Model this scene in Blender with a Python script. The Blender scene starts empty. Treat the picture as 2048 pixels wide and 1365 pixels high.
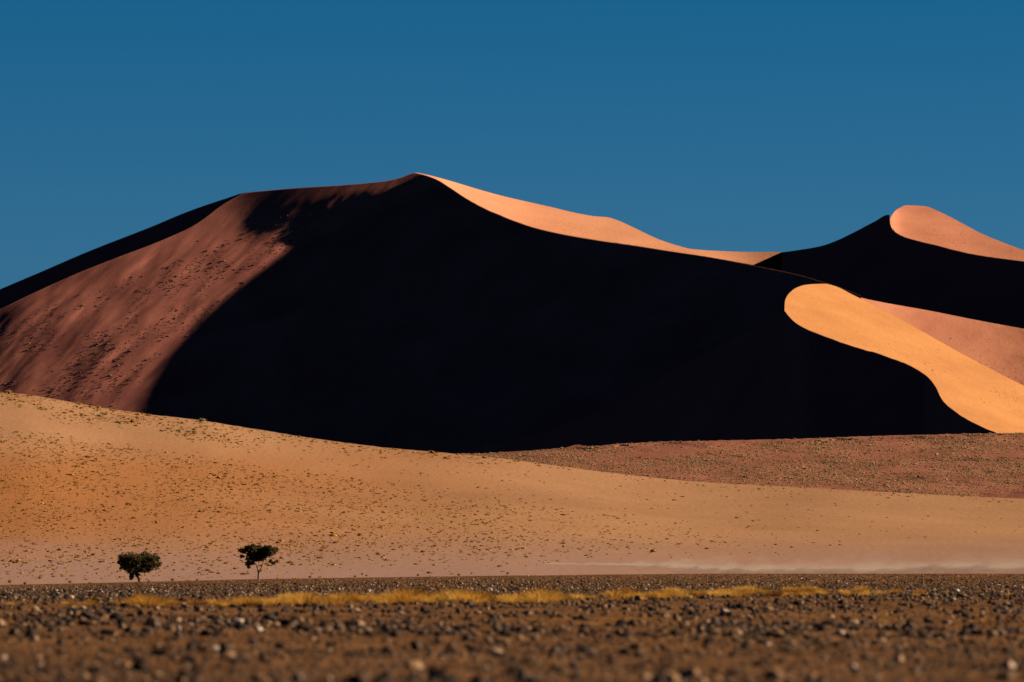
import bpy, math, random
import numpy as np
from mathutils import Vector

sc = bpy.context.scene
R = math.radians
random.seed(7)
rng = np.random.default_rng(11)

# ------------------------------------------------------------------ camera, sky, sun, exposure
FPX = 2048 / (36 / 200.0)            # focal length in photo pixels
K = 1.0 / FPX
HOR = 1128.0                         # photo row of the horizon
TH = math.atan((HOR - 682.5) * K)
CAMZ = 0.72
cam = bpy.data.cameras.new('camera'); cam.lens = 200; cam.sensor_width = 36
cam.clip_start = 1.0; cam.clip_end = 60000
cam.dof.use_dof = True; cam.dof.focus_distance = 520; cam.dof.aperture_fstop = 3.3
cam.dof.aperture_blades = 9
camo = bpy.data.objects.new('camera', cam); sc.collection.objects.link(camo)
camo.location = (0, 0, CAMZ); camo.rotation_euler = (R(90) + TH, 0, 0)
sc.camera = camo

SUN_EL = R(23.5); SUN_AZ = R(8.0)   # azimuth: from +X (right) turned towards +Y (away)
SDIR = Vector((math.cos(SUN_EL) * math.cos(SUN_AZ), math.cos(SUN_EL) * math.sin(SUN_AZ), math.sin(SUN_EL)))
w = bpy.data.worlds.new('World'); sc.world = w; w.use_nodes = True
nt = w.node_tree; N = nt.nodes; L = nt.links
bg = N['Background']
sky = N.new('ShaderNodeTexSky'); sky.sky_type = 'NISHITA'; sky.sun_disc = False
sky.sun_elevation = SUN_EL; sky.sun_rotation = R(90) - SUN_AZ
sky.altitude = 2500; sky.air_density = 1.0; sky.dust_density = 0.0; sky.ozone_density = 6.0
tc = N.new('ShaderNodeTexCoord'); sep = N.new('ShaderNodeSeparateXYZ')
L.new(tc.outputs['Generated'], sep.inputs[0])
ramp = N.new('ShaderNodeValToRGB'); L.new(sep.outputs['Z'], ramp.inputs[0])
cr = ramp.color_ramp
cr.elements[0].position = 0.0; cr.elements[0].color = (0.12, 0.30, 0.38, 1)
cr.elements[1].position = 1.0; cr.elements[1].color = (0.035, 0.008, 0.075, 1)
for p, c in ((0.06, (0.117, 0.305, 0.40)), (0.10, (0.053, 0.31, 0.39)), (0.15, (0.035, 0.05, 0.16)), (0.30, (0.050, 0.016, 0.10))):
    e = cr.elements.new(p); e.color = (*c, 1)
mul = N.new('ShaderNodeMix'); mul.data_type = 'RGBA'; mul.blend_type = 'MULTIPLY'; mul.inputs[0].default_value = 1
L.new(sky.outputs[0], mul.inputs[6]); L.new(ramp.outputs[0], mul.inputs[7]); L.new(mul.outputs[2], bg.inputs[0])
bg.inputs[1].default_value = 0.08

sl = bpy.data.lights.new('sun', 'SUN'); sl.energy = 5.0; sl.angle = R(1.0); sl.color = (1.0, 0.86, 0.68)
so = bpy.data.objects.new('sun', sl); sc.collection.objects.link(so)
so.rotation_euler = SDIR.to_track_quat('Z', 'Y').to_euler(); so.location = (200, 0, 300)
sc.view_settings.view_transform = 'Standard'; sc.view_settings.look = 'None'
sc.view_settings.gamma = 1.0; sc.view_settings.exposure = 0.55
sc.cycles.max_bounces = 4; sc.cycles.diffuse_bounces = 0; sc.cycles.glossy_bounces = 1

# ------------------------------------------------------------------ helpers
CT, ST = math.cos(TH), math.sin(TH)
def P(px, py, Y):
    """world point seen at photo pixel (px, py) and standing Y metres away"""
    px, py, Y = np.broadcast_arrays(np.asarray(px, float), np.asarray(py, float), np.asarray(Y, float))
    xc = (px - 1024) * K; yc = (682.5 - py) * K
    yd = CT - yc * ST; zd = ST + yc * CT
    return np.stack([xc / yd * Y, Y, CAMZ + zd / yd * Y], -1)

def curve(pts):
    """smooth curve through (x, y) points, cubic Hermite with limited slopes"""
    p = np.array(pts, float); x, y = p[:, 0], p[:, 1]
    h = np.diff(x); d = np.diff(y) / h
    m = np.empty_like(y); m[0] = d[0]; m[-1] = d[-1]
    for i in range(1, len(x) - 1):
        if d[i-1] * d[i] <= 0: m[i] = 0
        else:
            w1 = 2 * h[i] + h[i-1]; w2 = h[i] + 2 * h[i-1]
            m[i] = (w1 + w2) / (w1 / d[i-1] + w2 / d[i])
    def f(q):
        q = np.asarray(q, float)
        i = np.clip(np.searchsorted(x, q) - 1, 0, len(h) - 1)
        t = (q - x[i]) / h[i]; tc = np.clip(t, 0, 1)
        a = (2*tc**3 - 3*tc**2 + 1) * y[i] + (tc**3 - 2*tc**2 + tc) * h[i] * m[i] + (-2*tc**3 + 3*tc**2) * y[i+1] + (tc**3 - tc**2) * h[i] * m[i+1]
        return np.where(t < 0, y[i] + m[i] * (q - x[i]), np.where(t > 1, y[i+1] + m[i+1] * (q - x[i+1]), a))
    return f

def sstep(a, b, x):
    t = np.clip((np.asarray(x, float) - a) / (b - a), 0, 1); return t * t * (3 - 2 * t)
def softplus(x, w_):
    return w_ * np.logaddexp(0, np.asarray(x, float) / w_)

_perm = np.random.default_rng(3).random((256, 256))
def vnoise(x, y):
    xi = np.floor(x).astype(int); yi = np.floor(y).astype(int)
    fx = x - xi; fy = y - yi
    fx = fx * fx * (3 - 2 * fx); fy = fy * fy * (3 - 2 * fy)
    g = lambda a, b: _perm[a % 256, b % 256]
    return (g(xi, yi) * (1-fx) * (1-fy) + g(xi+1, yi) * fx * (1-fy) + g(xi, yi+1) * (1-fx) * fy + g(xi+1, yi+1) * fx * fy) * 2 - 1
def fbm(x, y, o=3):
    s = 0; a = 1.0
    for i in range(o):
        s = s + a * vnoise(x * 2**i + 17.3 * i, y * 2**i + 5.1 * i); a *= 0.5
    return s

def mesh_from(name, verts, faces, smooth=True, attr=None):
    verts = np.asarray(verts, np.float32).reshape(-1, 3); faces = np.asarray(faces, np.int32)
    k = faces.shape[1]; me = bpy.data.meshes.new(name)
    me.vertices.add(len(verts)); me.vertices.foreach_set('co', verts.ravel())
    me.loops.add(faces.size); me.loops.foreach_set('vertex_index', faces.ravel())
    me.polygons.add(len(faces))
    me.polygons.foreach_set('loop_start', np.arange(0, faces.size, k, dtype=np.int32))
    me.polygons.foreach_set('loop_total', np.full(len(faces), k, np.int32))
    me.polygons.foreach_set('use_smooth', np.full(len(faces), smooth, bool))
    if attr is not None:
        a = me.attributes.new('tone', 'FLOAT', 'POINT'); a.data.foreach_set('value', np.asarray(attr, np.float32).ravel())
    me.update(); return me

def link(name, me, mat, label=None, cat=None, group=None, kind=None, parent=None, loc=None):
    o = bpy.data.objects.new(name, me); sc.collection.objects.link(o)
    if me is not None and mat is not None and not me.materials: me.materials.append(mat)
    if label: o['label'] = label
    if cat: o['category'] = cat
    if group: o['group'] = group
    if kind: o['kind'] = kind
    if parent: o.parent = parent
    if loc is not None: o.location = loc
    return o

def grid_faces(r, c):
    i = np.arange(r - 1)[:, None] * c + np.arange(c - 1)[None, :]
    return np.stack([i, i + c, i + c + 1, i + 1], -1).reshape(-1, 4)

def curtain(top, bot, Yf, px, rows=90, power=1.5, back=260, backslope=0.5, name='dune', disp=None, edge=0.0):
    """a dune side seen from the plain: its upper edge, its foot, its depth; then the far side falling away behind"""
    px = np.asarray(px, float); yt = top(px); yb = bot(px)
    t = np.linspace(0, 1, rows)[:, None] ** power
    py = yt[None, :] * (1 - t) + yb[None, :] * t
    PX = np.broadcast_to(px[None, :], py.shape)
    Y = Yf(PX, py)
    if edge: py = py + edge * fbm(PX / 9.0, PX * 0 + 3.3, 2) * (t == 0)
    V = P(PX, py, Y)
    cr_ = V[0]
    s = np.array([0.01, 0.03, 0.08, 0.2, 0.45, 0.7, 1.0])
    B = []
    for q in s[::-1]:
        b = cr_.copy(); b[:, 1] += q * back; b[:, 2] -= q * back * backslope * (0.6 + 0.4 * q) + 0.05
        B.append(b)
    return np.concatenate([np.array(B), V[:1], V], 0)

# ------------------------------------------------------------------ materials
def sand_mat(name, base, dark, scale=0.02, bump=0.25, bscale=1.2, red=None, redmask=None, fine=0.0, stretch=(1, 1, 1), redrange=None, low=None):
    m = bpy.data.materials.new(name); m.use_nodes = True
    n = m.node_tree.nodes; l = m.node_tree.links; b = n['Principled BSDF']
    b.inputs['Roughness'].default_value = 1.0; b.inputs['Specular IOR Level'].default_value = 0.0
    t = n.new('ShaderNodeTexCoord'); mp = n.new('ShaderNodeMapping'); mp.inputs['Scale'].default_value = stretch
    l.new(t.outputs['Object'], mp.inputs[0])
    ns = n.new('ShaderNodeTexNoise'); ns.inputs['Scale'].default_value = scale; ns.inputs['Detail'].default_value = 6; ns.inputs['Roughness'].default_value = 0.6
    l.new(mp.outputs[0], ns.inputs[0])
    mr = n.new('ShaderNodeMapRange'); mr.inputs[1].default_value = 0.35; mr.inputs[2].default_value = 0.65
    l.new(ns.outputs[0], mr.inputs[0])
    mx = n.new('ShaderNodeMix'); mx.data_type = 'RGBA'; l.new(mr.outputs[0], mx.inputs[0])
    mx.inputs[6].default_value = (*dark, 1); mx.inputs[7].default_value = (*base, 1)
    out = mx.outputs[2]
    if red:
        sp = n.new('ShaderNodeSeparateXYZ'); l.new(t.outputs['Object'], sp.inputs[0])
        f = n.new('ShaderNodeMapRange'); f.interpolation_type = 'SMOOTHSTEP'
        f.inputs[1].default_value, f.inputs[2].default_value = redrange
        nn = n.new('ShaderNodeTexNoise'); nn.inputs['Scale'].default_value = 0.012; nn.inputs['Detail'].default_value = 4
        l.new(t.outputs['Object'], nn.inputs[0])
        ad = n.new('ShaderNodeMath'); ad.operation = 'MULTIPLY_ADD'; l.new(nn.outputs[0], ad.inputs[0]); ad.inputs[1].default_value = 90; l.new(sp.outputs[0], ad.inputs[2])
        l.new(ad.outputs[0], f.inputs[0])
        m2 = n.new('ShaderNodeMix'); m2.data_type = 'RGBA'; l.new(f.outputs[0], m2.inputs[0]); l.new(out, m2.inputs[7]); m2.inputs[6].default_value = (*red, 1)
        out = m2.outputs[2]
    if low:
        f2 = n.new('ShaderNodeMapRange'); f2.interpolation_type = 'SMOOTHSTEP'; f2.inputs[1].default_value = 2; f2.inputs[2].default_value = 14
        a2 = n.new('ShaderNodeMath'); a2.operation = 'MULTIPLY_ADD'; l.new(nn.outputs[0], a2.inputs[0]); a2.inputs[1].default_value = 8; l.new(sp.outputs[2], a2.inputs[2])
        l.new(a2.outputs[0], f2.inputs[0])
        m3 = n.new('ShaderNodeMix'); m3.data_type = 'RGBA'; l.new(f2.outputs[0], m3.inputs[0]); l.new(out, m3.inputs[7]); m3.inputs[6].default_value = (*low, 1)
        out = m3.outputs[2]
        # the orange patch fades out towards the pale crest
        f3 = n.new('ShaderNodeMapRange'); f3.interpolation_type = 'SMOOTHSTEP'; f3.inputs[1].default_value = 23; f3.inputs[2].default_value = 42
        l.new(a2.outputs[0], f3.inputs[0])
        mxx = n.new('ShaderNodeMath'); mxx.operation = 'MAXIMUM'; l.new(f.outputs[0], mxx.inputs[0]); l.new(f3.outputs[0], mxx.inputs[1]); l.new(mxx.outputs[0], m2.inputs[0])
    l.new(out, b.inputs['Base Color'])
    nb = n.new('ShaderNodeTexNoise'); nb.inputs['Scale'].default_value = bscale; nb.inputs['Detail'].default_value = 4
    l.new(mp.outputs[0], nb.inputs[0])
    bp = n.new('ShaderNodeBump'); bp.inputs['Strength'].default_value = bump; bp.inputs['Distance'].default_value = 0.3
    l.new(nb.outputs[0], bp.inputs['Height']); l.new(bp.outputs[0], b.inputs['Normal'])
    return m

def tone_mat(name, stops, rough=0.9, spec=0.1, through=0.0):
    m = bpy.data.materials.new(name); m.use_nodes = True
    n = m.node_tree.nodes; l = m.node_tree.links; b = n['Principled BSDF']
    b.inputs['Roughness'].default_value = rough; b.inputs['Specular IOR Level'].default_value = spec
    a = n.new('ShaderNodeAttribute'); a.attribute_name = 'tone'
    r = n.new('ShaderNodeValToRGB'); l.new(a.outputs['Fac'], r.inputs[0])
    e = r.color_ramp.elements
    e[0].position = stops[0][0]; e[0].color = (*stops[0][1], 1); e[1].position = stops[-1][0]; e[1].color = (*stops[-1][1], 1)
    for p, c in stops[1:-1]:
        q = e.new(p); q.color = (*c, 1)
    l.new(r.outputs[0], b.inputs['Base Color'])
    if through:                                                # thin dry blades and leaves let light through
        tr = n.new('ShaderNodeBsdfTranslucent'); ms = n.new('ShaderNodeMixShader'); ms.inputs[0].default_value = through
        l.new(r.outputs[0], tr.inputs[0]); l.new(b.outputs[0], ms.inputs[1]); l.new(tr.outputs[0], ms.inputs[2]); l.new(ms.outputs[0], n['Material Output'].inputs[0])
    return m

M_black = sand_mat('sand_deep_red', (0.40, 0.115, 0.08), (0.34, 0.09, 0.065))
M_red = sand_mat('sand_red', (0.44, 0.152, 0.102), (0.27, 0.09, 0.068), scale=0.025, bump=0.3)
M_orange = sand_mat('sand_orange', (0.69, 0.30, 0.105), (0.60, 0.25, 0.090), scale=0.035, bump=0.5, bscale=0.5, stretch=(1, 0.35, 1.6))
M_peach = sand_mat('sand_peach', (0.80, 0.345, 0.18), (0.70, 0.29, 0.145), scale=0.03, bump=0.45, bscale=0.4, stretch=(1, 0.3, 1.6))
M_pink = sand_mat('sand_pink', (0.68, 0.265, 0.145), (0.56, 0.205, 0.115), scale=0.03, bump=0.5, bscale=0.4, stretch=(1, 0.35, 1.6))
M_plain = sand_mat('sand_plain_red', (0.43, 0.17, 0.098), (0.30, 0.11, 0.07), scale=0.03, bump=0.4)
M_fore = sand_mat('sand_tan', (0.48, 0.245, 0.120), (0.39, 0.195, 0.096), scale=0.02, bump=0.55, bscale=0.6, red=(0.41, 0.160, 0.056), redrange=(-95, 75), stretch=(1, 0.5, 1), low=(0.38, 0.218, 0.160))

# ------------------------------------------------------------------ the dunes
def plane(px, py, p0, Y0, a, b, Yr):
    m = K * Yr
    return Y0 + a * (px - p0[0]) * m + b * (p0[1] - py) * m

# great dune: front side
sil_left = curve([(-500, 800), (-200, 665), (-60, 605), (0, 579), (80, 545), (180, 502), (300, 455), (380, 422), (450, 398), (490, 386), (560, 380), (640, 376)])
main_top = curve([(-600, 860), (-200, 705), (0, 619), (60, 590), (110, 567), (160, 545), (200, 529), (260, 506), (300, 491), (350, 470), (380, 456), (410, 437),
                  (440, 414), (470, 396), (490, 387), (530, 382), (600, 376), (680, 371), (740, 366), (775, 362), (800, 356), (830, 346.5), (836, 347.5), (870, 358), (900, 376), (930, 396),
                  (970, 418), (1000, 431), (1040, 447), (1080, 459), (1140, 472), (1200, 482), (1270, 492), (1340, 503), (1420, 515), (1505, 531), (1560, 542), (1600, 551), (1650, 566), (1690, 579), (1800, 630), (2100, 800)])
xterm = curve([(-300, 1700), (0, 1300), (200, 1060), (300, 925), (347, 850), (372, 800), (400, 760), (430, 716), (460, 676), (500, 610), (550, 537), (600, 482), (650, 442), (700, 406), (750, 385), (800, 378), (850, 378), (960, 374), (1200, 366), (2600, 346)])
RAYG = 0.436                         # rise of the grazing sun ray across the picture
_pc = np.arange(-300, 2600, 1.0); _xc = xterm(_pc); _wc = np.maximum.accumulate(_xc + _pc / RAYG)
RED_A, HOL, BLK = -0.07, 0.50, 0.075
def Y_red(px, py):
    m = K * 3100
    Y = plane(px, py, (450, 450), 3210, RED_A, 1.62, 3100) + 0.0005 * m * np.maximum(280 - px, 0) ** 2
    # hollow under the ridge, right of the shoulder
    Xh = 468 + 0.05 * (py - 400)
    fade = 1 - sstep(420, 545, py + 0.16 * (px - 460) + 4 * fbm((px + py) / 40, (px - py) / 140, 2))
    return Y - HOL * m * (softplus(px - Xh, 20) - 0.35 * softplus(px - 600, 30)) * fade
def Y_base(px, py):
    m = K * 3100
    pc = np.interp(px + py / RAYG, _wc, _pc); xc = np.interp(pc, _pc, _xc)
    d = px - xc
    return np.where(d > 0, Y_red(xc, pc) + BLK * m * d, Y_red(px, py))
def Y_main(px, py):
    px, py = np.broadcast_arrays(np.asarray(px, float), np.asarray(py, float))
    sp_ = 3 + 75 * sstep(390, 700, py)
    Y = 0
    for k, w_ in ((-1, .1), (-.6, .2), (-.2, .2), (.2, .2), (.6, .2), (1, .1)):
        Y = Y + w_ * Y_base(px + k * sp_, py)
    # drifts running down to the left
    u = (px * 0.78 - py * 0.62); v = (px * 0.62 + py * 0.78)
    amp = sstep(430, 560, py + 0.25 * px - 60) * (1 - sstep(-30, 60, px - xterm(py)))
    return Y + (1.5 * fbm(u / 170, v / 55, 2) + 0.75 * fbm(u / 90 + 9, v / 22, 3)) * amp
cols_main = np.concatenate([np.arange(-600, -20, 20), np.arange(-20, 1720, 3.0), [1722.0]])
cols_main = np.unique(np.concatenate([cols_main, [830, 831.5, 828.5]]))
foot = curve([(-600, 980), (3000, 980)])
V = curtain(main_top, foot, Y_main, cols_main, rows=190, power=1.15, back=60, backslope=1.2)
link('great_dune', mesh_from('great_dune', V, grid_faces(*V.shape[:2])), M_red, kind='structure')
# the far side of the front arm: the lit flank
flank_top = curve([(826, 347), (833, 346), (850, 349), (900, 362), (950, 377), (1000, 391), (1100, 414), (1160, 428), (1190, 433), (1215, 435), (1235, 441), (1260, 452), (1320, 480), (1360, 493), (1380, 498), (1440, 502.5), (1500, 504.5), (1565, 504.5),
                   (1568, 505.5), (1600, 513), (1700, 545)])
_fx = np.arange(700, 1800, 2.0)
def _smooth(a, n):
    k = np.hanning(n); k /= k.sum(); p = np.pad(a, n // 2, mode='reflect', reflect_type='odd'); return np.convolve(p, k, 'valid')[:len(a)]
_fyt = _smooth(main_top(np.maximum(_fx, 830)), 61); _fYc = _smooth(Y_main(_fx, main_top(_fx)), 61)
def Y_flank(px, py):
    m = K * 3150; yc = main_top(px)
    b = 13 - 3 * sstep(1380, 1560, px)
    q = np.minimum(py, yc)
    Y = np.interp(px, _fx, _fYc) - 0.012 * np.maximum(px - 1430, 0) ** 2 * m + b * (np.interp(px, _fx, _fyt) + 6 - q) * m + 0.5 * fbm(px / 60, q / 12, 2)
    return np.maximum(Y, Y_main(px, yc) + 1.0)
cols = np.concatenate([np.arange(826, 1566, 3.0), [1566.0]])
V = curtain(flank_top, lambda q: np.minimum(np.maximum(main_top(q), flank_top(q)) + 12, np.maximum(flank_top(q) + 0.3, 531 - (q - 1505) * 0.45)), Y_flank, cols, rows=40, power=1.0, back=200, backslope=0.5)
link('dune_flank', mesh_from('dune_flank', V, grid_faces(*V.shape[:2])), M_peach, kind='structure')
# dark slip face behind the left shoulder
Yl = lambda px, py: plane(px, py, (490, 390), 3320, -0.85, 2.0, 3250)
V = curtain(sil_left, curve([(-600, 1000), (640, 700)]), Yl, np.arange(-500, 640, 5.0), rows=50, back=200)
link('left_dune', mesh_from('left_dune', V, grid_faces(*V.shape[:2])), M_black, kind='structure')

# curled dune: lit back of it and its dark slip face
curl_top = curve([(1569.2, 612), (1569.8, 604), (1572, 597), (1576, 590), (1582, 583.5), (1590, 577.5), (1600, 573), (1612, 570), (1630, 568.5), (1650, 568), (1665, 571), (1680, 576.5), (1700, 587), (1720, 597), (1760, 617), (1800, 638), (1880, 683), (1960, 727), (2048, 772), (2300, 905)])
curl_crest = curve([(900, 905), (1100, 860), (1300, 765), (1420, 700), (1500, 658), (1555, 628), (1568, 622), (1576, 631), (1590, 645), (1612, 658), (1650, 673), (1700, 691), (1760, 709), (1810, 727), (1840, 743), (1860, 759), (1872, 775), (1880, 792), (1890, 806),
                    (1905, 819), (1940, 842), (1985, 863), (2048, 890), (2300, 950)])
CY0 = 2560.0
_cc = curl_crest
curl_crest = lambda q: _cc(q) + 0.8 * fbm(np.asarray(q, float) / 17.0, np.asarray(q, float) * 0 + 1.7, 3) * sstep(1600, 1680, q)
def Y_curl_raw(px, py):
    return plane(px, py, (1570, 605), CY0, 4.0, 14.0, 2520)
def Y_curl(px, py):
    cut = curl_crest(px) + 1
    return Y_curl_raw(px, np.minimum(py, cut)) + (1.5 * fbm(px / 90, (py - 0.5 * px) / 26, 3) + 0.22 * softplus(np.minimum(py, cut) - (757 + (px - 1872) * 0.62), 4))
_q = np.arange(1570, 2400, 1.0)
_lim = Y_curl_raw(_q, curl_crest(_q)) - 3; _mx = K * 2520; _dz = np.diff(curl_crest(_q), prepend=curl_crest(_q)[:1])
_yd = np.minimum(_smooth(_lim, 81), _lim)
for i in range(1, len(_q)): _yd[i] = min(_yd[i], _yd[i-1] - (0.85 + 1.75 * max(_dz[i], 0)) * _mx)
def Y_curl_dark(px, py):
    m = _mx
    Yc = np.interp(px, _q, _yd) + np.maximum(1570 - px, 0) * m * 1.6
    return Yc - 1.75 * (py - curl_crest(px)) * m
cols = np.concatenate([[1569.2, 1569.6, 1570.2, 1571, 1572, 1573, 1574.5, 1576, 1578, 1580, 1583, 1586, 1589, 1592, 1595, 1598], np.arange(1601, 2300, 3.0)])
V = curtain(curl_top, lambda q: np.minimum(curl_crest(q) + 8, 960), Y_curl, cols, rows=110, power=1.0, back=160, backslope=0.55)
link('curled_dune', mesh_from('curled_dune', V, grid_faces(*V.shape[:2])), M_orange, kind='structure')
cols = np.concatenate([np.arange(900, 1560, 8.0), np.arange(1560, 2150, 1.5)])
V = curtain(curl_crest, curve([(900, 960), (2300, 960)]), Y_curl_dark, cols, rows=60, power=1.2, back=3, backslope=1.5)
link('slip_face', mesh_from('slip_face', V, grid_faces(*V.shape[:2])), M_black, kind='structure')

# middle pink dune
mid_top = curve([(1600, 560), (1690, 583), (1720, 595), (1760, 604), (1860, 622), (1950, 640), (2048, 658), (2300, 700), (2600, 740)])
def Y_mid(px, py):
    return plane(px, py, (1720, 595), 3420, 1.1, 3.6, 3300) - 0.0024 * (np.maximum(px - 1760, 0)) ** 2 * 0.27 * (1 - 0.5 * sstep(2048, 2300, px)) + 1.2 * fbm(px / 80, py / 30, 3)
V = curtain(mid_top, curve([(1600, 960), (2600, 960)]), Y_mid, np.arange(1600, 2600, 4.0), rows=110, back=120, backslope=0.6)
link('middle_dune', mesh_from('middle_dune', V, grid_faces(*V.shape[:2])), M_pink, kind='structure')

# far dune on the right
far_lit = curve([(1779.3, 447), (1780, 440), (1782, 434), (1786, 428), (1791, 421.5), (1800, 416), (1812, 411), (1825, 411.3), (1850, 413), (1875, 422), (1900, 434), (1930, 450), (1960, 466), (2000, 483), (2048, 501), (2300, 590), (2600, 660)])
far_dark = curve([(1380, 540), (1440, 521), (1520, 509), (1565, 504.8), (1600, 500), (1640, 493), (1670, 483), (1700, 469), (1750, 443), (1776, 430), (1779, 430.5), (1780, 445), (1784, 457), (1794, 467), (1810, 475), (1870, 491), (1950, 510), (2048, 523.5), (2300, 555), (2600, 590)])
Y_far_dark = lambda px, py: plane(px, py, (1790, 430), 3900, -0.95, 1.7, 3850)
def Y_far(px, py):
    pc = np.maximum(px, 1786.0)
    yc = far_dark(np.maximum(px, 1786)); Yc = Y_far_dark(pc, yc)
    return (Yc + 9 * np.maximum(yc - py, 0) * K * 3850 + 4) + 0.8 * fbm(px / 60, py / 20, 3) + (px - pc) * 1.5
cols = np.concatenate([[1780.2, 1780.8, 1781.5, 1783, 1785, 1787, 1789], np.arange(1791, 2600, 3.5)])
V = curtain(far_lit, lambda q: np.where(q < 1788, far_dark(q) + 0.5, np.maximum(far_dark(q) + 8, 462)), Y_far, cols, rows=60, power=1.0, back=200)
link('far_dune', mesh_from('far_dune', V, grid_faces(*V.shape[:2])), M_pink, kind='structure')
cols = np.concatenate([np.arange(1380, 1770, 6.0), np.arange(1770, 1800, 1.0), np.arange(1800, 2600, 5.0)])
V = curtain(far_dark, curve([(1380, 800), (2600, 800)]), Y_far_dark, cols, rows=50, back=4, backslope=1.5)
link('far_slip_face', mesh_from('far_slip_face', V, grid_faces(*V.shape[:2])), M_black, kind='structure')

# red plain full of tussocks
plain_top = curve([(200, 985), (600, 940), (800, 916), (900, 909), (950, 908), (1000, 905), (1100, 899), (1130, 896), (1155, 890), (1180, 893), (1240, 888), (1300, 885), (1450, 881), (1600, 878), (1800, 871), (2048, 866), (2600, 850)])
_pY = curve([(860, 2130), (880, 2090), (900, 2040), (940, 1950), (980, 1870), (1020, 1790), (1080, 1690)])
def Y_plain(px, py):
    q = py - (np.interp(px, [200, 600, 900, 1300, 2048, 2600], [985, 940, 906, 886, 866, 850]) - 868)
    return _pY(q) + 6.5 * fbm(px / 110, q / 14 + 3, 3)
V = curtain(plain_top, curve([(200, 1060), (2600, 1060)]), Y_plain, np.arange(200, 2600, 4.0), rows=150, power=1.0, back=150, backslope=0.05, edge=0.8)
link('red_plain', mesh_from('red_plain', V, grid_faces(*V.shape[:2])), M_plain, kind='structure')

# near sand slope
fore_top = curve([(-800, 700), (-300, 755), (0, 784), (50, 789), (100, 797), (200, 815), (300, 829), (400, 841), (500, 857), (600, 873), (700, 887), (800, 898.5), (900, 907), (1000, 917), (1100, 930), (1200, 943), (1300, 955), (1400, 964), (1600, 975), (1800, 986), (2048, 998), (2600, 1020)])
_fY = curve([(0, 1640), (0.1, 1590), (0.3, 1430), (0.5, 1260), (0.7, 1080), (0.85, 900), (0.95, 730), (1.0, 560)])
def Y_fore(px, py):
    top = fore_top(px); q = np.clip((py - top) / (1215 - top), 0, 1)
    und = sstep(0.0, 0.1, q) * (1 - sstep(0.6, 1.0, q))
    return _fY(q) + 5 * fbm(px / 260, q * 9, 2) * und + 6 * und * vnoise(px / 400 + 3, q * 4)
V = curtain(fore_top, curve([(-800, 1215), (2600, 1215)]), Y_fore, np.concatenate([np.arange(-800, -20, 20), np.arange(-20, 2070, 5.0), np.arange(2080, 2600, 20)]), rows=150, power=1.0, back=120, backslope=0.12, edge=0.5)
link('sand_slope', mesh_from('sand_slope', V, grid_faces(*V.shape[:2])), M_fore, kind='structure')
# desert floor to the horizon
v = np.array([(-30000, -3000, -5.5), (30000, -3000, -5.5), (30000, 45000, -5.5), (-30000, 45000, -5.5)])
link('desert_floor', mesh_from('desert_floor', v, [(0, 1, 2, 3)]), M_fore, kind='structure')

# gravel plain, its low rise and the drop behind it
_gc = curve([(-800, 1186), (0, 1171), (240, 1166), (520, 1159), (800, 1155), (1024, 1152), (1500, 1148), (2048, 1148), (2800, 1150)])
def z_gravel(x, Y):
    x = np.asarray(x, float); Y = np.asarray(Y, float)
    px = np.clip(x / np.maximum(Y, 60) / K + 1024, -800, 2800)
    zc = CAMZ - (_gc(px) - HOR) * K * 400
    t = sstep(90, 400, Y) * 1.0
    z = zc * t
    z = z - 0.000115 * np.maximum(Y - 400, 0) ** 2
    z = z + 0.012 * fbm(x / 3.0, Y / 9.0, 3) * sstep(5, 20, Y) - 0.22 * sstep(-20, 0, -np.abs(Y - 150) + 40) * (px * 0 + 1) * 0
    return z
gy = np.concatenate([np.arange(-12, 25, 1.0), np.exp(np.linspace(math.log(25), math.log(610), 420))])
gu = np.linspace(-1, 1, 420)
GX = gu[None, :] * (25 + 0.17 * np.maximum(gy, 0))[:, None]
GY = np.broadcast_to(gy[:, None], GX.shape)
V = np.stack([GX, GY, z_gravel(GX, GY)], -1)
M_gravel = sand_mat('gravel_sand', (0.30, 0.138, 0.055), (0.13, 0.06, 0.027), scale=0.5, bump=1.0, bscale=9.0, stretch=(0.25, 0.5, 1))
link('gravel_plain', mesh_from('gravel_plain', V, grid_faces(*V.shape[:2])), M_gravel, kind='structure')

# ------------------------------------------------------------------ building blocks for plants and stones
def ico(sub):
    t = (1 + 5 ** .5) / 2
    v = [(-1, t, 0), (1, t, 0), (-1, -t, 0), (1, -t, 0), (0, -1, t), (0, 1, t), (0, -1, -t), (0, 1, -t), (t, 0, -1), (t, 0, 1), (-t, 0, -1), (-t, 0, 1)]
    f = [(0, 11, 5), (0, 5, 1), (0, 1, 7), (0, 7, 10), (0, 10, 11), (1, 5, 9), (5, 11, 4), (11, 10, 2), (10, 7, 6), (7, 1, 8), (3, 9, 4), (3, 4, 2), (3, 2, 6), (3, 6, 8), (3, 8, 9), (4, 9, 5), (2, 4, 11), (6, 2, 10), (8, 6, 7), (9, 8, 1)]
    v = [np.array(p) / np.linalg.norm(p) for p in v]
    for _ in range(sub):
        c = {}; nf = []
        def mid(a, b):
            k = (min(a, b), max(a, b))
            if k not in c:
                m = v[a] + v[b]; v.append(m / np.linalg.norm(m)); c[k] = len(v) - 1
            return c[k]
        for a, b, d in f:
            x, y, z = mid(a, b), mid(b, d), mid(d, a); nf += [(a, x, z), (b, y, x), (d, z, y), (x, y, z)]
        f = nf
    return np.array(v), np.array(f)

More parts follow.
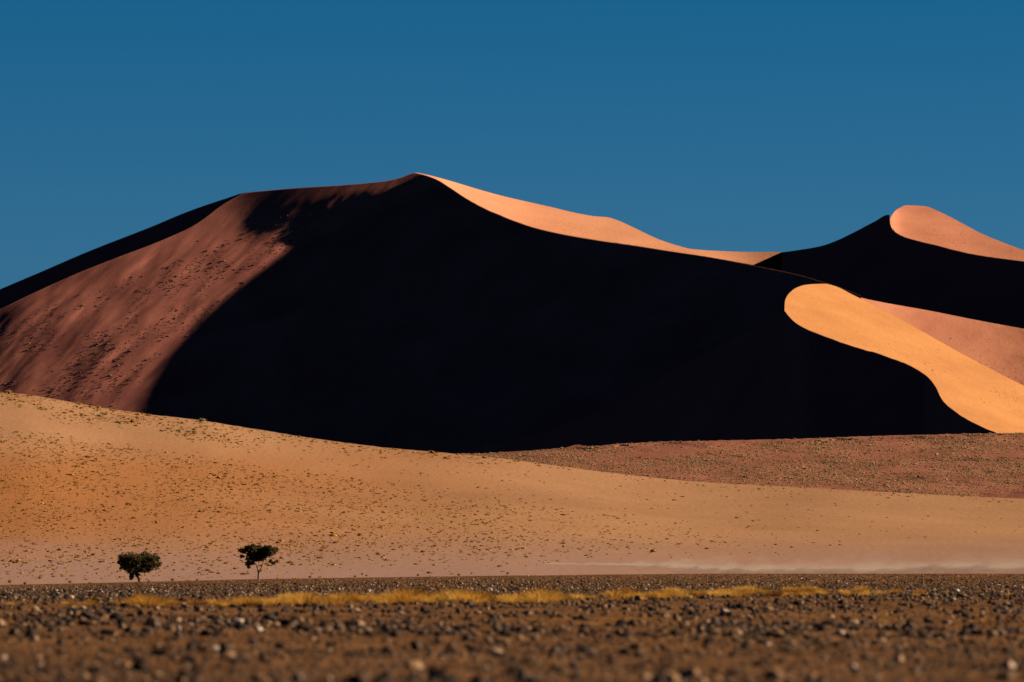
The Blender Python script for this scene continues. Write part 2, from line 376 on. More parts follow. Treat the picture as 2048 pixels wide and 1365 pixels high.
def rock_shape(sub, seed):
    r = np.random.default_rng(seed); v, f = ico(sub)
    v = v.copy()
    for _ in range(7):                                   # chip flat facets off
        d = r.normal(size=3); d /= np.linalg.norm(d); h = r.uniform(0.55, 0.85)
        k = v @ d; v -= np.where(k > h, k - h, 0)[:, None] * d
    v *= r.uniform(0.9, 1.12, size=(len(v), 1))
    v *= np.array([r.uniform(0.8, 1.2), r.uniform(0.7, 1.1), r.uniform(0.55, 0.8)])
    return v, f

def tuft_shape(seed, blades, height=1.0, width=1.0, core=0.75, bw=0.05, sub=0, lean=0.9):
    """a dry bush: a ragged dome carrying many fine blades; unit radius 1 at the ground"""
    r = np.random.default_rng(seed); v, f = ico(sub)
    cv = v * core * np.array([0.95, 0.95, 0.85]) * r.uniform(0.75, 1.15, size=(len(v), 1)); cv[:, 2] = np.maximum(cv[:, 2] * height, -0.12)
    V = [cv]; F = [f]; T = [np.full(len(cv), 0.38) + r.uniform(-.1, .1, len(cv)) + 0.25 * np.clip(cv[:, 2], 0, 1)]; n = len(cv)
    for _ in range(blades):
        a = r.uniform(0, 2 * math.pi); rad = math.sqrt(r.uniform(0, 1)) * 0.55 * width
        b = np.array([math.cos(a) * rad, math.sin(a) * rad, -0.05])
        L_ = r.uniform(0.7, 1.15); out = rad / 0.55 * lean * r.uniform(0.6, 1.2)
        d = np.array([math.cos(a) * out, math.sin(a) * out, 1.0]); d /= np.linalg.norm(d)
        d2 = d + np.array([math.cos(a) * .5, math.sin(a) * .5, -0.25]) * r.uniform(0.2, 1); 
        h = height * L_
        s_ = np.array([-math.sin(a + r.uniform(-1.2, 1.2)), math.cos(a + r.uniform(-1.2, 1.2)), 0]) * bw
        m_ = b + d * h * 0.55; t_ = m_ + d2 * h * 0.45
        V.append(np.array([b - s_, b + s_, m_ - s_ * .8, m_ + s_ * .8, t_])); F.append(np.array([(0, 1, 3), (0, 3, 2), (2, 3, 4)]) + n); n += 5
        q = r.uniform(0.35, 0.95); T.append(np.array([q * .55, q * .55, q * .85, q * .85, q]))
    return np.concatenate(V), np.concatenate(F), np.concatenate(T)

def scatter(shapes, pos, scl, tone, tilt=0.15, seed=5):
    """all copies of the given shapes merged into one vertex/face/tone set"""
    r = np.random.default_rng(seed); VV = []; FF = []; TT = []; base = 0
    which = r.integers(0, len(shapes), len(pos)); ang = r.uniform(0, 2 * math.pi, len(pos))
    for k, sh in enumerate(shapes):
        i = np.where(which == k)[0]
        if not len(i): continue
        v = sh[0]; c, s_ = np.cos(ang[i])[:, None], np.sin(ang[i])[:, None]
        x = v[None, :, 0] * c - v[None, :, 1] * s_; y = v[None, :, 0] * s_ + v[None, :, 1] * c; z = np.broadcast_to(v[None, :, 2], x.shape)
        q = np.stack([x, y, z], -1) * scl[i][:, None, :] + pos[i][:, None, :]
        VV.append(q.reshape(-1, 3)); n = len(v)
        FF.append((sh[1][None] + (np.arange(len(i)) * n)[:, None, None] + base).reshape(-1, 3)); base += n * len(i)
        t = np.broadcast_to(sh[2][None] if len(sh) > 2 else np.zeros((1, n)), (len(i), n)) + tone[i][:, None]
        TT.append(t.ravel())
    return np.concatenate(VV), np.concatenate(FF), np.concatenate(TT)

def place(name, shapes, mat, pos, scl, tone, big, group, kinds, stuff_name, stuff_label, stuff_cat, smooth=False, seed=5, sizes=None):
    """the `big` ones that show largest become objects of their own, the rest one mesh of stuff"""
    r = random.Random(seed)
    dist = np.linalg.norm(pos, axis=1); app = (sizes if sizes is not None else scl.max(1)) / dist
    order = np.argsort(-app); ind, rest = order[:big], order[big:]
    lib = {}
    for i in ind:
        b = 0
        for bb, (lo, hi, lab, cat) in enumerate(kinds):
            if lo <= tone[i] <= hi: b = bb
        q = r.randrange(len(shapes)); lv = round(float(tone[i]) * 12) / 12
        if (q, lv) not in lib:
            sh = shapes[q]; lib[q, lv] = mesh_from(name, sh[0], sh[1], smooth, (sh[2] if len(sh) > 2 else np.zeros(len(sh[0]))) + lv)
        me = lib[q, lv]
        o = link(name, me, mat, label=kinds[b][2], cat=kinds[b][3], group=group, loc=pos[i])
        o.scale = scl[i]; o.rotation_euler = (r.uniform(-.12, .12), r.uniform(-.12, .12), r.uniform(0, 6.28))
    if len(rest):
        v, f, t = scatter(shapes, pos[rest], scl[rest], tone[rest], seed=seed)
        link(stuff_name, mesh_from(stuff_name, v, f, smooth, t), mat, label=stuff_label, cat=stuff_cat, kind='stuff')

def on_screen(n, f, x0, x1, y0, y1, seed):
    r = np.random.default_rng(seed); out = []
    while len(out) < n:
        x = r.uniform(x0, x1, 4000); y = r.uniform(y0, y1, 4000); k = r.random(4000) < f(x, y)
        out += list(zip(x[k], y[k]))
    return np.array(out[:n])

# ------------------------------------------------------------------ stones of the gravel plain
M_stone = tone_mat('desert_stone', [(0.0, (0.014, 0.011, 0.010)), (0.35, (0.085, 0.046, 0.026)), (0.6, (0.19, 0.098, 0.046)), (0.8, (0.40, 0.22, 0.10)), (0.93, (0.62, 0.46, 0.33)), (1.0, (0.85, 0.76, 0.64))], rough=0.6, spec=0.15)
def gravel_at(px, py):
    px = np.asarray(px, float); py = np.asarray(py, float)
    Y = CAMZ / ((py - HOR) * K)
    for _ in range(25):
        x = (px - 1024) * K * Y; z = z_gravel(x, Y)
        Y = np.clip(Y * 0.5 + 0.5 * (CAMZ - z) / ((py - HOR) * K), 20, 420)
    x = (px - 1024) * K * Y
    return np.stack([x, Y, z_gravel(x, Y)], -1)
rocks_hi = [rock_shape(1, 40 + i) for i in range(7)]; rocks_lo = [rock_shape(0, 80 + i) for i in range(9)]
def stones(n, y0, y1, smed, ssig, smax, seed, p=1.0, pale=0.0, patch=0.0):
    r = np.random.default_rng(seed)
    px = r.uniform(-350, 2400, n); py = y0 + (y1 - y0) * r.uniform(0, 1, n) ** p
    py = np.where(py < _gc(px) + 0.6, _gc(px) + 0.6 + r.uniform(0, 30, n), py)
    g = gravel_at(px, py); s_ = np.minimum(np.exp(r.normal(math.log(smed), ssig, n)), smax)      # sizes in metres
    t = r.beta(1.3, 1.9, n) * 0.93; t = np.where(r.random(n) < pale, r.uniform(.85, 1, n), t)
    scl = s_[:, None] * r.uniform(0.75, 1.25, (n, 3)); g[:, 2] += scl[:, 2] * 0.25
    k = r.random(n) > patch * sstep(-0.25, 0.35, fbm(g[:, 0] / 1.3, g[:, 1] / 5.0, 3))
    return g[k], scl[k], t[k]
far = stones(30000, 1146, 1192, 0.032, 0.35, 0.085, 21, pale=0.035)
near = stones(18000, 1188, 1420, 0.016, 0.60, 0.08, 22, p=1.6, patch=0.8)
mid_ = stones(11000, 1192, 1275, 0.030, 0.55, 0.10, 26, p=1.3, patch=0.85)
near_s = stones(22000, 1186, 1400, 0.011, 0.3, 0.03, 24, p=1.3)
big_ = stones(420, 1205, 1310, 0.045, 0.35, 0.09, 23, p=1.3)
# two pale boulders and the dark ones that stand out
spot = np.array([(478, 1252, .09, .95), (468, 1250, .085, .1), (519, 1264, .06, .88), (340, 1262, .075, .1), (350, 1261, .07, .9), (68, 1283, .07, .8), (60, 1275, .085, .08), (1165, 1240, .085, .45), (1150, 1240, .075, .05),
                 (1300, 1222, .075, .05), (1312, 1222, .06, .4), (1262, 1252, .09, .03), (1165, 1257, .07, .04), (1248, 1265, .055, .05), (1210, 1215, .05, .86), (1500, 1237, .05, .8), (225, 1268, .065, .06), (1930, 1235, .08, .04), (900, 1265, .06, .05), (304, 1232, .06, .05)])
sg = gravel_at(spot[:, 0], spot[:, 1]); ss = spot[:, 2:3] * np.array([[1.0, 0.9, 0.95]]) * 0.9; sg[:, 2] += ss[:, 2] * .4
cat3 = [(-9, .30, 'blackish stone, larger than most, on the brown gravel in the foreground', 'stone'), (.30, .70, 'brown stone, larger than most, on the brown gravel in the foreground', 'stone'), (.70, 9, 'pale tan or whitish stone, larger than most, on the brown gravel in the foreground', 'stone')]
r_ = np.random.default_rng(2)
place('stone', rocks_hi, M_stone, np.concatenate([sg, big_[0]]), np.concatenate([ss, big_[1] * 0.75]), np.concatenate([spot[:, 3], np.where(big_[2] > .3, np.minimum(big_[2], .75) * .9, .08)]), 300, 'stones on the gravel plain',
      cat3, 'loose_stones', 'scattered brown and black stones in the foreground gravel', 'stones', seed=8)
allp = [np.concatenate([a[i] for a in (far, near, mid_, near_s)]) for i in range(3)]
v, f, t = scatter(rocks_lo, allp[0], allp[1], allp[2], seed=9)
link('gravel', mesh_from('gravel', v, f, False, t), M_stone, label='dark and tan gravel covering the near plain', cat='gravel', kind='stuff')

# ------------------------------------------------------------------ strip of golden grass across the gravel
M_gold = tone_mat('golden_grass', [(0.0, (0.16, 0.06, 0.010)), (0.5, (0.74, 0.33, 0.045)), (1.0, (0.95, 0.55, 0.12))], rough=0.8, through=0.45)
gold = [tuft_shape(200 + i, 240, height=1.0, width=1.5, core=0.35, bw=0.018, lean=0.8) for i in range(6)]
gx = []; r_ = np.random.default_rng(31)
base = curve([(-300, 1219), (0, 1216), (300, 1213), (500, 1211), (700, 1208), (1000, 1205), (1200, 1200), (1400, 1195), (1700, 1191), (2048, 1190), (2400, 1190)])
hgt = curve([(-300, 8), (0, 9), (200, 11), (300, 19), (340, 12), (385, 24), (440, 14), (500, 20), (560, 18), (700, 21), (850, 22), (1000, 22), (1150, 21), (1300, 16), (1500, 14), (1700, 12), (2048, 8), (2400, 6)])
def gdens(x): return np.interp(x, [-300, 0, 330, 345, 440, 455, 470, 560, 1500, 1760, 2048, 2400], [.3, .4, 1, .45, 1, .3, .8, 1, 1, .5, .15, .1])
while len(gx) < 228:
    x = r_.uniform(-300, 2350)
    if r_.random() < gdens(x): gx.append(x)
gx = np.array(gx); gp = gravel_at(gx, base(gx) - r_.uniform(-2, 7, len(gx)))
gh = hgt(gx) * K * gp[:, 1] * r_.uniform(0.5, 1.35, len(gx)) * np.where(vnoise(gx / 30, gx * 0) > 0, 1.1, 0.85); gs = np.stack([gh * r_.uniform(.9, 1.5, len(gx)), gh * 1.0, gh], -1)
gt = r_.uniform(-.5, .35, len(gx))
lx = np.concatenate([r_.uniform(960, 1420, 38), r_.uniform(1600, 2048, 14), r_.uniform(0, 700, 18)]); lp = gravel_at(lx, 1240 + r_.uniform(-3, 3, len(lx)) + 6 * (lx < 800)); lh = r_.uniform(2.5, 5, len(lx)) * K * lp[:, 1]
gp = np.concatenate([gp, lp]); gs = np.concatenate([gs, np.stack([lh * 2.2, lh * 1.5, lh], -1)]); gt = np.concatenate([gt, r_.uniform(-.3, .1, len(lx))])
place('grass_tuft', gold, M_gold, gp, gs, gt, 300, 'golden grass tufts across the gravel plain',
      [(-9, -.12, 'brownish dry grass tuft in the golden strip across the gravel', 'grass tuft'), (-.12, 9, 'bright golden dry grass tuft in the strip across the gravel', 'grass tuft')], 'x', 'x', 'x', seed=12)

# ------------------------------------------------------------------ tussocks of the near sand slope
M_bush = tone_mat('dry_bush', [(0.0, (0.12, 0.042, 0.012)), (0.5, (0.64, 0.28, 0.065)), (1.0, (0.92, 0.50, 0.13))], rough=0.95, spec=0.0, through=0.28)
M_sage = tone_mat('sage_bush', [(0.0, (0.10, 0.07, 0.03)), (0.5, (0.56, 0.43, 0.18)), (1.0, (0.80, 0.66, 0.33))], rough=0.95, spec=0.0, through=0.45)
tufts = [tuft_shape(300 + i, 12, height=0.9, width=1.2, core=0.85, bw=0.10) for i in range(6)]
bushes = [tuft_shape(330 + i, 90, height=1.0, width=1.1, core=0.78, bw=0.045, sub=1) for i in range(4)]
def fore_at(px, py): return P(px, py, Y_fore(px, py))
def d_fore(x, y):
    top = fore_top(x); e = y - top
    ok = (e > 1)
    band = 803 + 0.165 * x                                       # golden line of tufts below the crest
    d = 0.0
    crest = 0.55 * (e < 16) * (x < 1000) + 0.3 * (e < 10) * (x >= 1000)
    line = np.exp(-((y - band - 10 * vnoise(x / 60, x * 0)) / 11) ** 2) * (x < 560) * 1.0
    low = band + 42 - 0.02 * x
    dense = sstep(0, 24, y - low) * (1 - sstep(620, 1700, x) * 0.93) * (1 - sstep(0, 90, y - (1085 - 0.02 * x)) * (0.62 + 0.36 * sstep(300, 700, x)))
    right = (x > 560) * sstep(0, 30, e) * 0.08 * (1 - sstep(1085, 1100, y)) * (1 - 0.7 * sstep(1500, 2000, x))
    cl = np.clip(0.6 + 0.6 * fbm(x / 90, y / 30, 3), 0.03, 1)
    gap = 1 - 0.93 * sstep(0, 40, y - (1075 + 0.02 * x)) * (x > 1150)
    return ok * np.clip(crest * 0.8 + line * 0.75 + dense * 0.8 + right, 0, 1) * (0.35 + 0.65 * cl) * gap
pts = on_screen(14000, d_fore, -500, 2500, 760, 1160, 41)
r_ = np.random.default_rng(44); xx = r_.uniform(-350, 1000, 420); pts = np.concatenate([pts, np.stack([xx, fore_top(xx) + 1.5 + r_.exponential(7, 420)], 1)])
xx = r_.uniform(-350, 520, 460); xx = xx[r_.random(460) < 0.35 + 0.65 * (vnoise(xx / 35, xx * 0 + 2) > -0.1)]
pts = np.concatenate([pts, np.stack([xx, 806 + 0.155 * xx + 9 * vnoise(xx / 60, xx * 0) + r_.normal(0, 7, len(xx))], 1)])
r_ = np.random.default_rng(42); n = len(pts)
pos = fore_at(pts[:, 0], pts[:, 1]); e = pts[:, 1] - fore_top(pts[:, 0])
spx = np.exp(r_.normal(math.log(2.2), 0.38, n)) * (1 + 0.35 * sstep(1050, 1150, pts[:, 1]))
rad = spx * K * pos[:, 1]
scl = np.stack([rad * r_.uniform(.9, 1.5, n), rad * r_.uniform(.8, 1.3, n), rad * r_.uniform(.7, 1.15, n)], -1)
tone = r_.uniform(-.35, .35, n)
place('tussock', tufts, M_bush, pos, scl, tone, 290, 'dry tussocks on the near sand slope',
      [(-9, 0.1, 'dark brown dry tussock, one of the biggest, on the tan sand slope', 'tussock'), (0.1, 9, 'golden brown dry tussock, one of the biggest, on the tan sand slope', 'tussock')],
      'tussocks', 'small dry tussocks dotted over the tan sand slope', 'tussocks', seed=13)
# bigger rounded bushes along the crest
bb = np.array([(199, 832, 7.5), (211, 829, 6), (237, 845, 7.5), (266, 844, 9), (358, 862, 8), (378, 864, 7), (389, 867, 6), (405, 842, 9), (159, 808, 6.5), (143, 823, 5.5), (181, 814, 6), (197, 815, 6), (18, 785, 8), (57, 792, 5.5), (276, 836, 5), (455, 868, 5), (480, 873, 4.5), (324, 839, 4.5), (225, 821, 5), (30, 800, 5)])
bp_ = fore_at(bb[:, 0], bb[:, 1] + 1); r_ = random.Random(4); bl = []
for i, (x, y, s_) in enumerate(bb):
    sh = bushes[i % 4]; sage = i in (0, 2, 4, 5, 7, 15)
    me = mesh_from('bush', sh[0], sh[1], False, sh[2] + r_.uniform(-.05, .2))
    rr = s_ * K * bp_[i][1] * 0.95
    o = link('bush', me, M_sage if sage else M_bush, label=('rounded pale green bush near the crest of the tan sand slope' if sage else 'rounded golden bush near the crest of the tan sand slope'),
             cat='bush', group='rounded bushes near the crest of the sand slope', loc=bp_[i])
    o.scale = (rr, rr, rr * 0.95); o.rotation_euler = (0, 0, r_.uniform(0, 6))
# scrub at the foot of the slope, near the trees
fs = np.array([(80, 1152, 7), (140, 1160, 6), (240, 1150, 5), (298, 1160, 7), (345, 1156, 6), (376, 1160, 8), (395, 1157, 6), (555, 1118, 7), (562, 1112, 6), (500, 1158, 6), (585, 1158, 6), (620, 1150, 6), (640, 1160, 7), (700, 1158, 5), (725, 1144, 5), (733, 1147, 4), (782, 1126, 4), (836, 1146, 5),
               (918, 1146, 6), (943, 1142, 4), (1015, 1143, 5), (890, 1133, 3), (765, 1128, 3), (20, 1160, 8), (50, 1163, 6), (180, 1163, 6), (710, 1149, 5), (1308, 1146, 4)])
fp = fore_at(fs[:, 0], fs[:, 1] + 6)
for i, (x, y, s_) in enumerate(fs):
    sh = bushes[(i + 1) % 4]; me = mesh_from('scrub_bush', sh[0], sh[1], False, sh[2] + r_.uniform(-.25, .05)); rr = s_ * K * fp[i][1] * 0.8
    o = link('scrub_bush', me, M_bush, label='upright dry scrub bush at the foot of the tan slope behind the gravel', cat='bush', group='scrub bushes at the foot of the slope', loc=fp[i])
    o.scale = (rr * .8, rr * .8, rr * 1.5); o.rotation_euler = (0, 0, r_.uniform(0, 6))

# ------------------------------------------------------------------ tussocks of the red plain
M_pale = tone_mat('pale_bush', [(0.0, (0.12, 0.06, 0.035)), (0.5, (0.60, 0.34, 0.16)), (1.0, (0.88, 0.60, 0.32))], rough=0.95, spec=0.0, through=0.45)
def d_plain(x, y):
    return (y > plain_top(x)) * (y < fore_top(x) + 6) * np.clip(0.62 + 0.55 * fbm(x / 120, y / 14, 3), 0.06, 1)
pts = on_screen(19000, d_plain, 850, 2500, 850, 1020, 51)
r_ = np.random.default_rng(52); n = len(pts); pos = P(pts[:, 0], pts[:, 1], Y_plain(pts[:, 0], pts[:, 1]))
rad = np.exp(r_.normal(math.log(2.25), 0.3, n)) * K * pos[:, 1]
scl = np.stack([rad * r_.uniform(.8, 1.3, n), rad * r_.uniform(.8, 1.3, n), rad * r_.uniform(.7, 1.2, n)], -1); tone = r_.uniform(-.15, .3, n)
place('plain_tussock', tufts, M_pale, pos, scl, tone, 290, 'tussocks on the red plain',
      [(-9, .08, 'dull brown tussock, one of the biggest, on the red sand plain', 'tussock'), (.08, 9, 'pale straw tussock, one of the biggest, on the red sand plain', 'tussock')],
      'plain_tussocks', 'thick cover of straw coloured tussocks over the red sand plain', 'tussocks', seed=14)

# ------------------------------------------------------------------ bushes and stones on the high dunes
M_dune_bush = tone_mat('dune_bush', [(0.0, (0.05, 0.02, 0.015)), (0.5, (0.20, 0.09, 0.06)), (1.0, (0.55, 0.36, 0.26))], rough=0.9, spec=0.0)
def d_main(x, y):
    u = x * 0.78 - y * 0.62; v_ = x * 0.62 + y * 0.78
    st = fbm(u / 70 + 2, v_ / 22, 3)
    zone = sstep(0, 60, y - (640 - 0.42 * x)) * (x < xterm(y) + 12) * (y < fore_top(x) + 3) + 0.9 * (x > 470) * (x < xterm(y)) * sstep(440, 456, y - 0.05 * (x - 500)) * (y < 520)
    return np.clip(zone, 0, 1) * np.clip(0.22 + 1.1 * st, 0.015, 1)
pts = on_screen(2400, d_main, -300, 660, 430, 860, 61)
r_ = np.random.default_rng(62); n = len(pts); pos = P(pts[:, 0], pts[:, 1], Y_main(pts[:, 0], pts[:, 1]))
rad = np.minimum(np.exp(r_.normal(math.log(1.3), 0.42, n)), 4) * K * pos[:, 1]
scl = np.stack([rad * r_.uniform(.9, 1.6, n), rad * r_.uniform(.8, 1.2, n), rad * r_.uniform(.6, 1.0, n)], -1); tone = r_.uniform(-.25, .35, n)
place('dune_shrub', tufts, M_dune_bush, pos, scl, tone, 290, 'shrubs on the shaded red dune side',
      [(-9, .1, 'dark shrub, one of the biggest, on the dim red side of the great dune', 'shrub'), (.1, 9, 'lighter shrub, one of the biggest, on the dim red side of the great dune', 'shrub')],
      'dune_shrubs', 'small shrubs in clusters over the dim red dune side', 'shrubs', seed=15)
def specks(Yf, pts, tag_, label, group, smed, seed, sig=0.3):
    r = np.random.default_rng(seed); n = len(pts); pos = P(pts[:, 0], pts[:, 1], Yf(pts[:, 0], pts[:, 1]))
    rad = np.exp(r.normal(math.log(smed), sig, n)) * K * pos[:, 1]
    scl = np.stack([rad * 1.3, rad * 1.1, rad * 0.7], -1)
    place(tag_, tufts, M_dune_bush, pos, scl, np.full(n, -.12), 300, group, [(-9, 9, label, 'shrub')], tag_ + 's', label, 'shrubs', seed=seed)
def d_curl(x, y):
    c = curl_crest(x); t_ = curl_top(x); v_ = (y - t_) / np.maximum(c - t_, 1)
    return (v_ > 0.12) * (v_ < 0.93) * (x > 1690) * np.clip(0.12 + 1.2 * fbm(x / 60 + 4, y / 20, 3), 0, 1) * (y < 850)
specks(Y_curl, on_screen(150, d_curl, 1690, 2200, 600, 860, 71), 'small_shrub', 'tiny dark shrub on the bright orange back of the curled dune', 'shrubs on the curled dune', 1.15, 72)
def d_mid(x, y):
    return (y > plane_line(x)) * (y < curl_top(x)) * np.clip(0.25 + 1.0 * fbm(x / 50, y / 25, 3), 0, 1)
plane_line = lambda x: 640 + (x - 1840) * 0.25
specks(Y_mid, on_screen(200, d_mid, 1830, 2300, 640, 900, 73), 'slope_shrub', 'tiny dark shrub on the pink slope behind the curled dune', 'shrubs on the pink slope', 1.1, 74)
def d_far(x, y):
    c = far_dark(x); t_ = far_lit(x); v_ = (y - t_) / np.maximum(c - t_, 1)
    return (v_ > 0.3) * (v_ < 0.95) * (x > 1815) * np.clip(0.2 + 1.0 * fbm(x / 40 + 7, y / 10, 3), 0, 1)
specks(Y_far, on_screen(80, d_far, 1815, 2200, 410, 560, 75), 'far_shrub', 'tiny dark shrub on the sunlit cap of the far dune', 'shrubs on the far dune', 0.8, 76)
def d_flank(x, y):
    c = main_top(x); t_ = flank_top(x); v_ = (y - t_) / np.maximum(c - t_, 1)
    return (v_ > 0.45) * (v_ < 0.95) * np.clip(0.1 + 1.0 * fbm(x / 40 + 7, y / 10, 3), 0, 1)
specks(Y_flank, on_screen(70, d_flank, 900, 1420, 360, 520, 77), 'flank_shrub', 'tiny dark shrub on the sunlit flank beside the great dune peak', 'shrubs on the sunlit flank', 0.8, 78)

# ------------------------------------------------------------------ the two acacias
M_leaf = tone_mat('acacia_leaf', [(0.0, (0.05, 0.037, 0.013)), (0.6, (0.14, 0.105, 0.036)), (1.0, (0.26, 0.19, 0.07))], rough=0.8, spec=0.1, through=0.4)
M_bark = sand_mat('bark', (0.10, 0.05, 0.03), (0.05, 0.028, 0.018), scale=2, bump=0.6, bscale=12)
def tube(path, rad, seg=8):
    path = [Vector(p) for p in path]; V = []; F = []
    for i, p in enumerate(path):
        d = (path[min(i + 1, len(path) - 1)] - path[max(i - 1, 0)]).normalized()
        a = d.cross(Vector((0.3, 1, 0.1))).normalized(); b = d.cross(a)
        for s_ in range(seg):
            t_ = 2 * math.pi * s_ / seg; V.append(p + (a * math.cos(t_) + b * math.sin(t_)) * rad[i])
    for i in range(len(path) - 1):
        for s_ in range(seg):
            F.append((i * seg + s_, i * seg + (s_ + 1) % seg, (i + 1) * seg + (s_ + 1) % seg, (i + 1) * seg + s_))
    return [tuple(v) for v in V], F
def tree(ox, oy, Yt, blobs, stems, label, seed, leaves=420):
    r = np.random.default_rng(seed); m = K * Yt
    tw = lambda zx, zy: (ox + zx / 12.4, oy + zy / 12.4)
    def W(zx, zy, dy=0.0):
        px, py = tw(zx, zy); q = P(px, py, Yt); q[1] += dy; return q
    bx, _ = tw(*stems[0][0][:2]); col_ = None
    gy_ = np.linspace(1120, 1212, 400); gYs = Y_fore(np.full(400, bx), gy_); i = int(np.argmin(np.abs(gYs - Yt)))
    root = P(bx, gy_[i], Yt); root[2] -= 0.05
    e = link('acacia_tree', None, None, label=label, cat='tree', group='acacias behind the gravel plain', loc=root)
    V = []; F = []
    for st in stems:
        pth = [W(a, b, d) - root for a, b, d, _r in st]; rd = [q[3] for q in st]
        if st is stems[0]: pth = [np.zeros(3)] + pth; rd = [rd[0] * 1.35] + rd
        v, f = tube(pth, rd); F += [tuple(k + len(V) for k in q) for q in f]; V += v
    fork = [W(a, b, d) - root for a, b, d, _r in [s_[-1] for s_ in stems]]
    cen = []
    for (zx, zy, zr) in blobs:
        c = W(zx, zy, r.uniform(-1, 1) * 1.1) - root; cen.append((c, zr / 12.4 * m))
        f0 = min(fork, key=lambda q: np.linalg.norm(q - c)); md = (f0 + c) / 2 + r.normal(size=3) * 0.1 - np.array([0, 0, 0.05])
        v, f = tube([f0, md, c], [0.045, 0.03, 0.012], 5); F += [tuple(k + len(V) for k in q) for q in f]; V += v
        for _ in range(5):
            d = r.normal(size=3); d[2] = abs(d[2]); d /= np.linalg.norm(d)
            v, f = tube([md, c + d * zr / 12.4 * m * 0.5, c + d * zr / 12.4 * m * 0.95], [0.02, 0.012, 0.005], 4); F += [tuple(k + len(V) for k in q) for q in f]; V += v
    link('trunk', mesh_from('trunk', V, F, True), M_bark, parent=e)
    LV = []; LT = []
    for c, rr in cen:
        nl = int(1.7 * leaves * (rr / 0.75) ** 1.6) + 120
        # twigs' ends gather the leaves into small sprays
        ns = max(8, nl // 14); d = r.normal(size=(ns, 3)); d /= np.linalg.norm(d, axis=1)[:, None]
        sp = c + d * (rr * 1.12 * r.uniform(0.2, 1.0, ns) ** 0.55)[:, None] * np.array([1.0, 1.0, 0.85]); st_ = r.uniform(-.25, .35, ns)
        k = r.integers(0, ns, nl); p = sp[k] + r.normal(size=(nl, 3)) * rr * 0.13
        a = r.normal(size=(nl, 3)); a /= np.linalg.norm(a, axis=1)[:, None]; b = np.cross(a, r.normal(size=(nl, 3))); b /= np.linalg.norm(b, axis=1)[:, None]
        sz = r.uniform(0.045, 0.11, nl)[:, None]
        LV.append(np.stack([p - a * sz, p + b * sz * .6, p + a * sz, p - b * sz * .6], 1)); LT.append(np.repeat(np.clip(0.45 + st_[k] + r.uniform(-.2, .2, nl), 0, 1), 4))
    lv = np.concatenate(LV).reshape(-1, 3); nf = len(lv) // 4
    link('crown', mesh_from('crown', lv, np.arange(nf * 4).reshape(nf, 4), False, np.concatenate(LT)), M_leaf, parent=e)
tree(210, 1080, 735.0, [(430, 430, 105), (400, 560, 75), (480, 560, 130), (440, 690, 80), (560, 690, 110), (620, 420, 125), (620, 600, 170), (780, 480, 160), (800, 640, 170), (990, 390, 110), (1000, 540, 150), (1010, 680, 130), (1160, 470, 120), (1280, 460, 85), (1290, 590, 105), (1190, 660, 110), (680, 790, 100), (650, 900, 60), (650, 960, 38), (800, 790, 95), (960, 760, 75), (1090, 740, 75), (830, 890, 48)],
     [[(850, 1090, 0, .16), (845, 1000, 0, .15), (815, 930, 0, .14), (780, 840, 0, .13)], [(780, 840, 0, .12), (640, 700, .2, .07), (560, 620, .3, .05)], [(780, 840, 0, .12), (880, 720, -.2, .08), (1000, 600, -.3, .05)], [(780, 840, 0, .1), (790, 700, .4, .06), (780, 560, .5, .04)]],
     'broad dense dark acacia with drooping left side, the left of the two trees', 5, leaves=620)
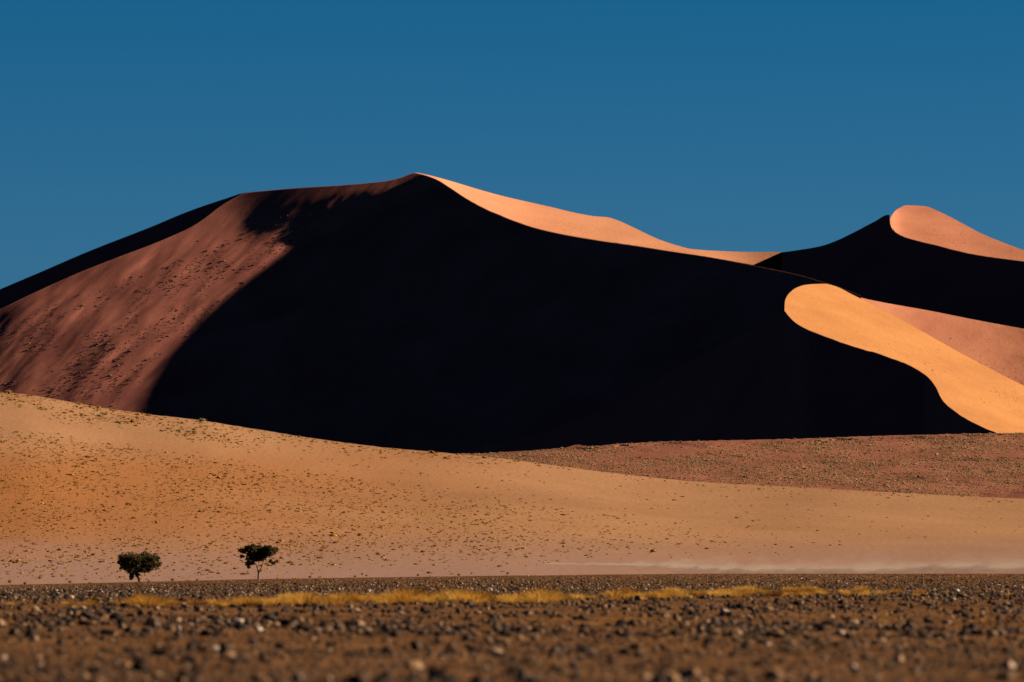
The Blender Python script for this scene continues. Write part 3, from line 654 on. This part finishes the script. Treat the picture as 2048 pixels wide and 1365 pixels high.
tree(450, 1070, 735.0, [(400, 390, 62), (470, 420, 60), (430, 535, 50), (560, 350, 90), (690, 310, 90), (700, 430, 120), (850, 320, 90), (860, 430, 120), (1000, 420, 120), (1140, 330, 85), (1240, 370, 70), (1120, 440, 90), (1010, 330, 70), (600, 480, 80), (620, 620, 95), (580, 720, 65), (590, 800, 40), (680, 700, 60), (740, 560, 95), (890, 540, 80), (990, 510, 65), (900, 610, 55), (820, 610, 75), (960, 560, 75), (1090, 360, 85), (1180, 410, 80), (1060, 480, 75), (930, 380, 100), (780, 380, 100), (1140, 655, 42), (1200, 700, 38), (1230, 680, 28)],
     [[(820, 1140, 0, .11), (822, 1040, 0, .10), (828, 960, 0, .10)], [(828, 960, 0, .08), (800, 830, .1, .06), (765, 740, .2, .05), (700, 600, .3, .03)], [(828, 960, 0, .08), (880, 870, -.1, .065), (905, 780, -.1, .05), (960, 640, -.2, .03), (1060, 480, -.2, .02)], [(800, 830, .1, .045), (830, 720, .2, .03), (850, 560, .2, .025)], [(905, 780, -.1, .03), (1000, 720, 0, .02), (1130, 670, 0, .012)]],
     'slender acacia with forked trunk and open flat crown, the right of the two trees', 6, leaves=980)

# ------------------------------------------------------------------ dust blowing low over the flat
M_dust = bpy.data.materials.new('blown_dust'); M_dust.use_nodes = True
nn_ = M_dust.node_tree.nodes; nn_.remove(nn_['Principled BSDF'])
pv = nn_.new('ShaderNodeVolumePrincipled'); pv.inputs['Color'].default_value = (0.99, 0.80, 0.61, 1); pv.inputs['Density'].default_value = 0.0031; pv.inputs['Anisotropy'].default_value = 0.0
M_dust.node_tree.links.new(pv.outputs[0], nn_['Material Output'].inputs['Volume'])
for scale_ in (4.0, 3.0, 2.2, 1.6, 1.1, 0.7, 0.4):
  VV = []; FF = []
  for (pts_, Yd, hh, sd) in (([(1090, 1128), (1200, 1129), (1330, 1131), (1420, 1136), (1500, 1139), (1620, 1139), (1750, 1139), (1900, 1134), (2050, 1134), (2300, 1132)], 760, 5.5, 1),):
      cy_ = curve(pts_); xs = np.arange(1090, 2300, 4.0); seg = 14; b0 = len(VV)
      nz = 0.75 + 0.65 * fbm(xs / 20 + sd + 7 * scale_, xs * 0 + 3 * scale_, 3); en = np.minimum(sstep(1120, 1520, xs) + 0.10, 1.0)
      for i, x in enumerate(xs):
          c = P(x, cy_(x), Yd); hr = max(hh * scale_ * K * Yd * nz[i] * en[i], 0.03)
          for k in range(seg):
              a = 2 * math.pi * k / seg; rr = 1 + 0.25 * vnoise(np.array([x / 14.0]), np.array([k * 1.3]))[0]
              VV.append((c[0], c[1] + math.cos(a) * 9 * min(scale_ * 1.3, 3) * rr, c[2] + math.sin(a) * hr * rr))
      for i in range(len(xs) - 1):
          for k in range(seg):
              FF.append((b0 + i * seg + k, b0 + i * seg + (k + 1) % seg, b0 + (i + 1) * seg + (k + 1) % seg, b0 + (i + 1) * seg + k))
  me = mesh_from('blown_dust', VV, FF, True)
  link('blown_dust', me, M_dust, label='pale streak of dust blowing low along the foot of the slope', cat='dust', kind='stuff')
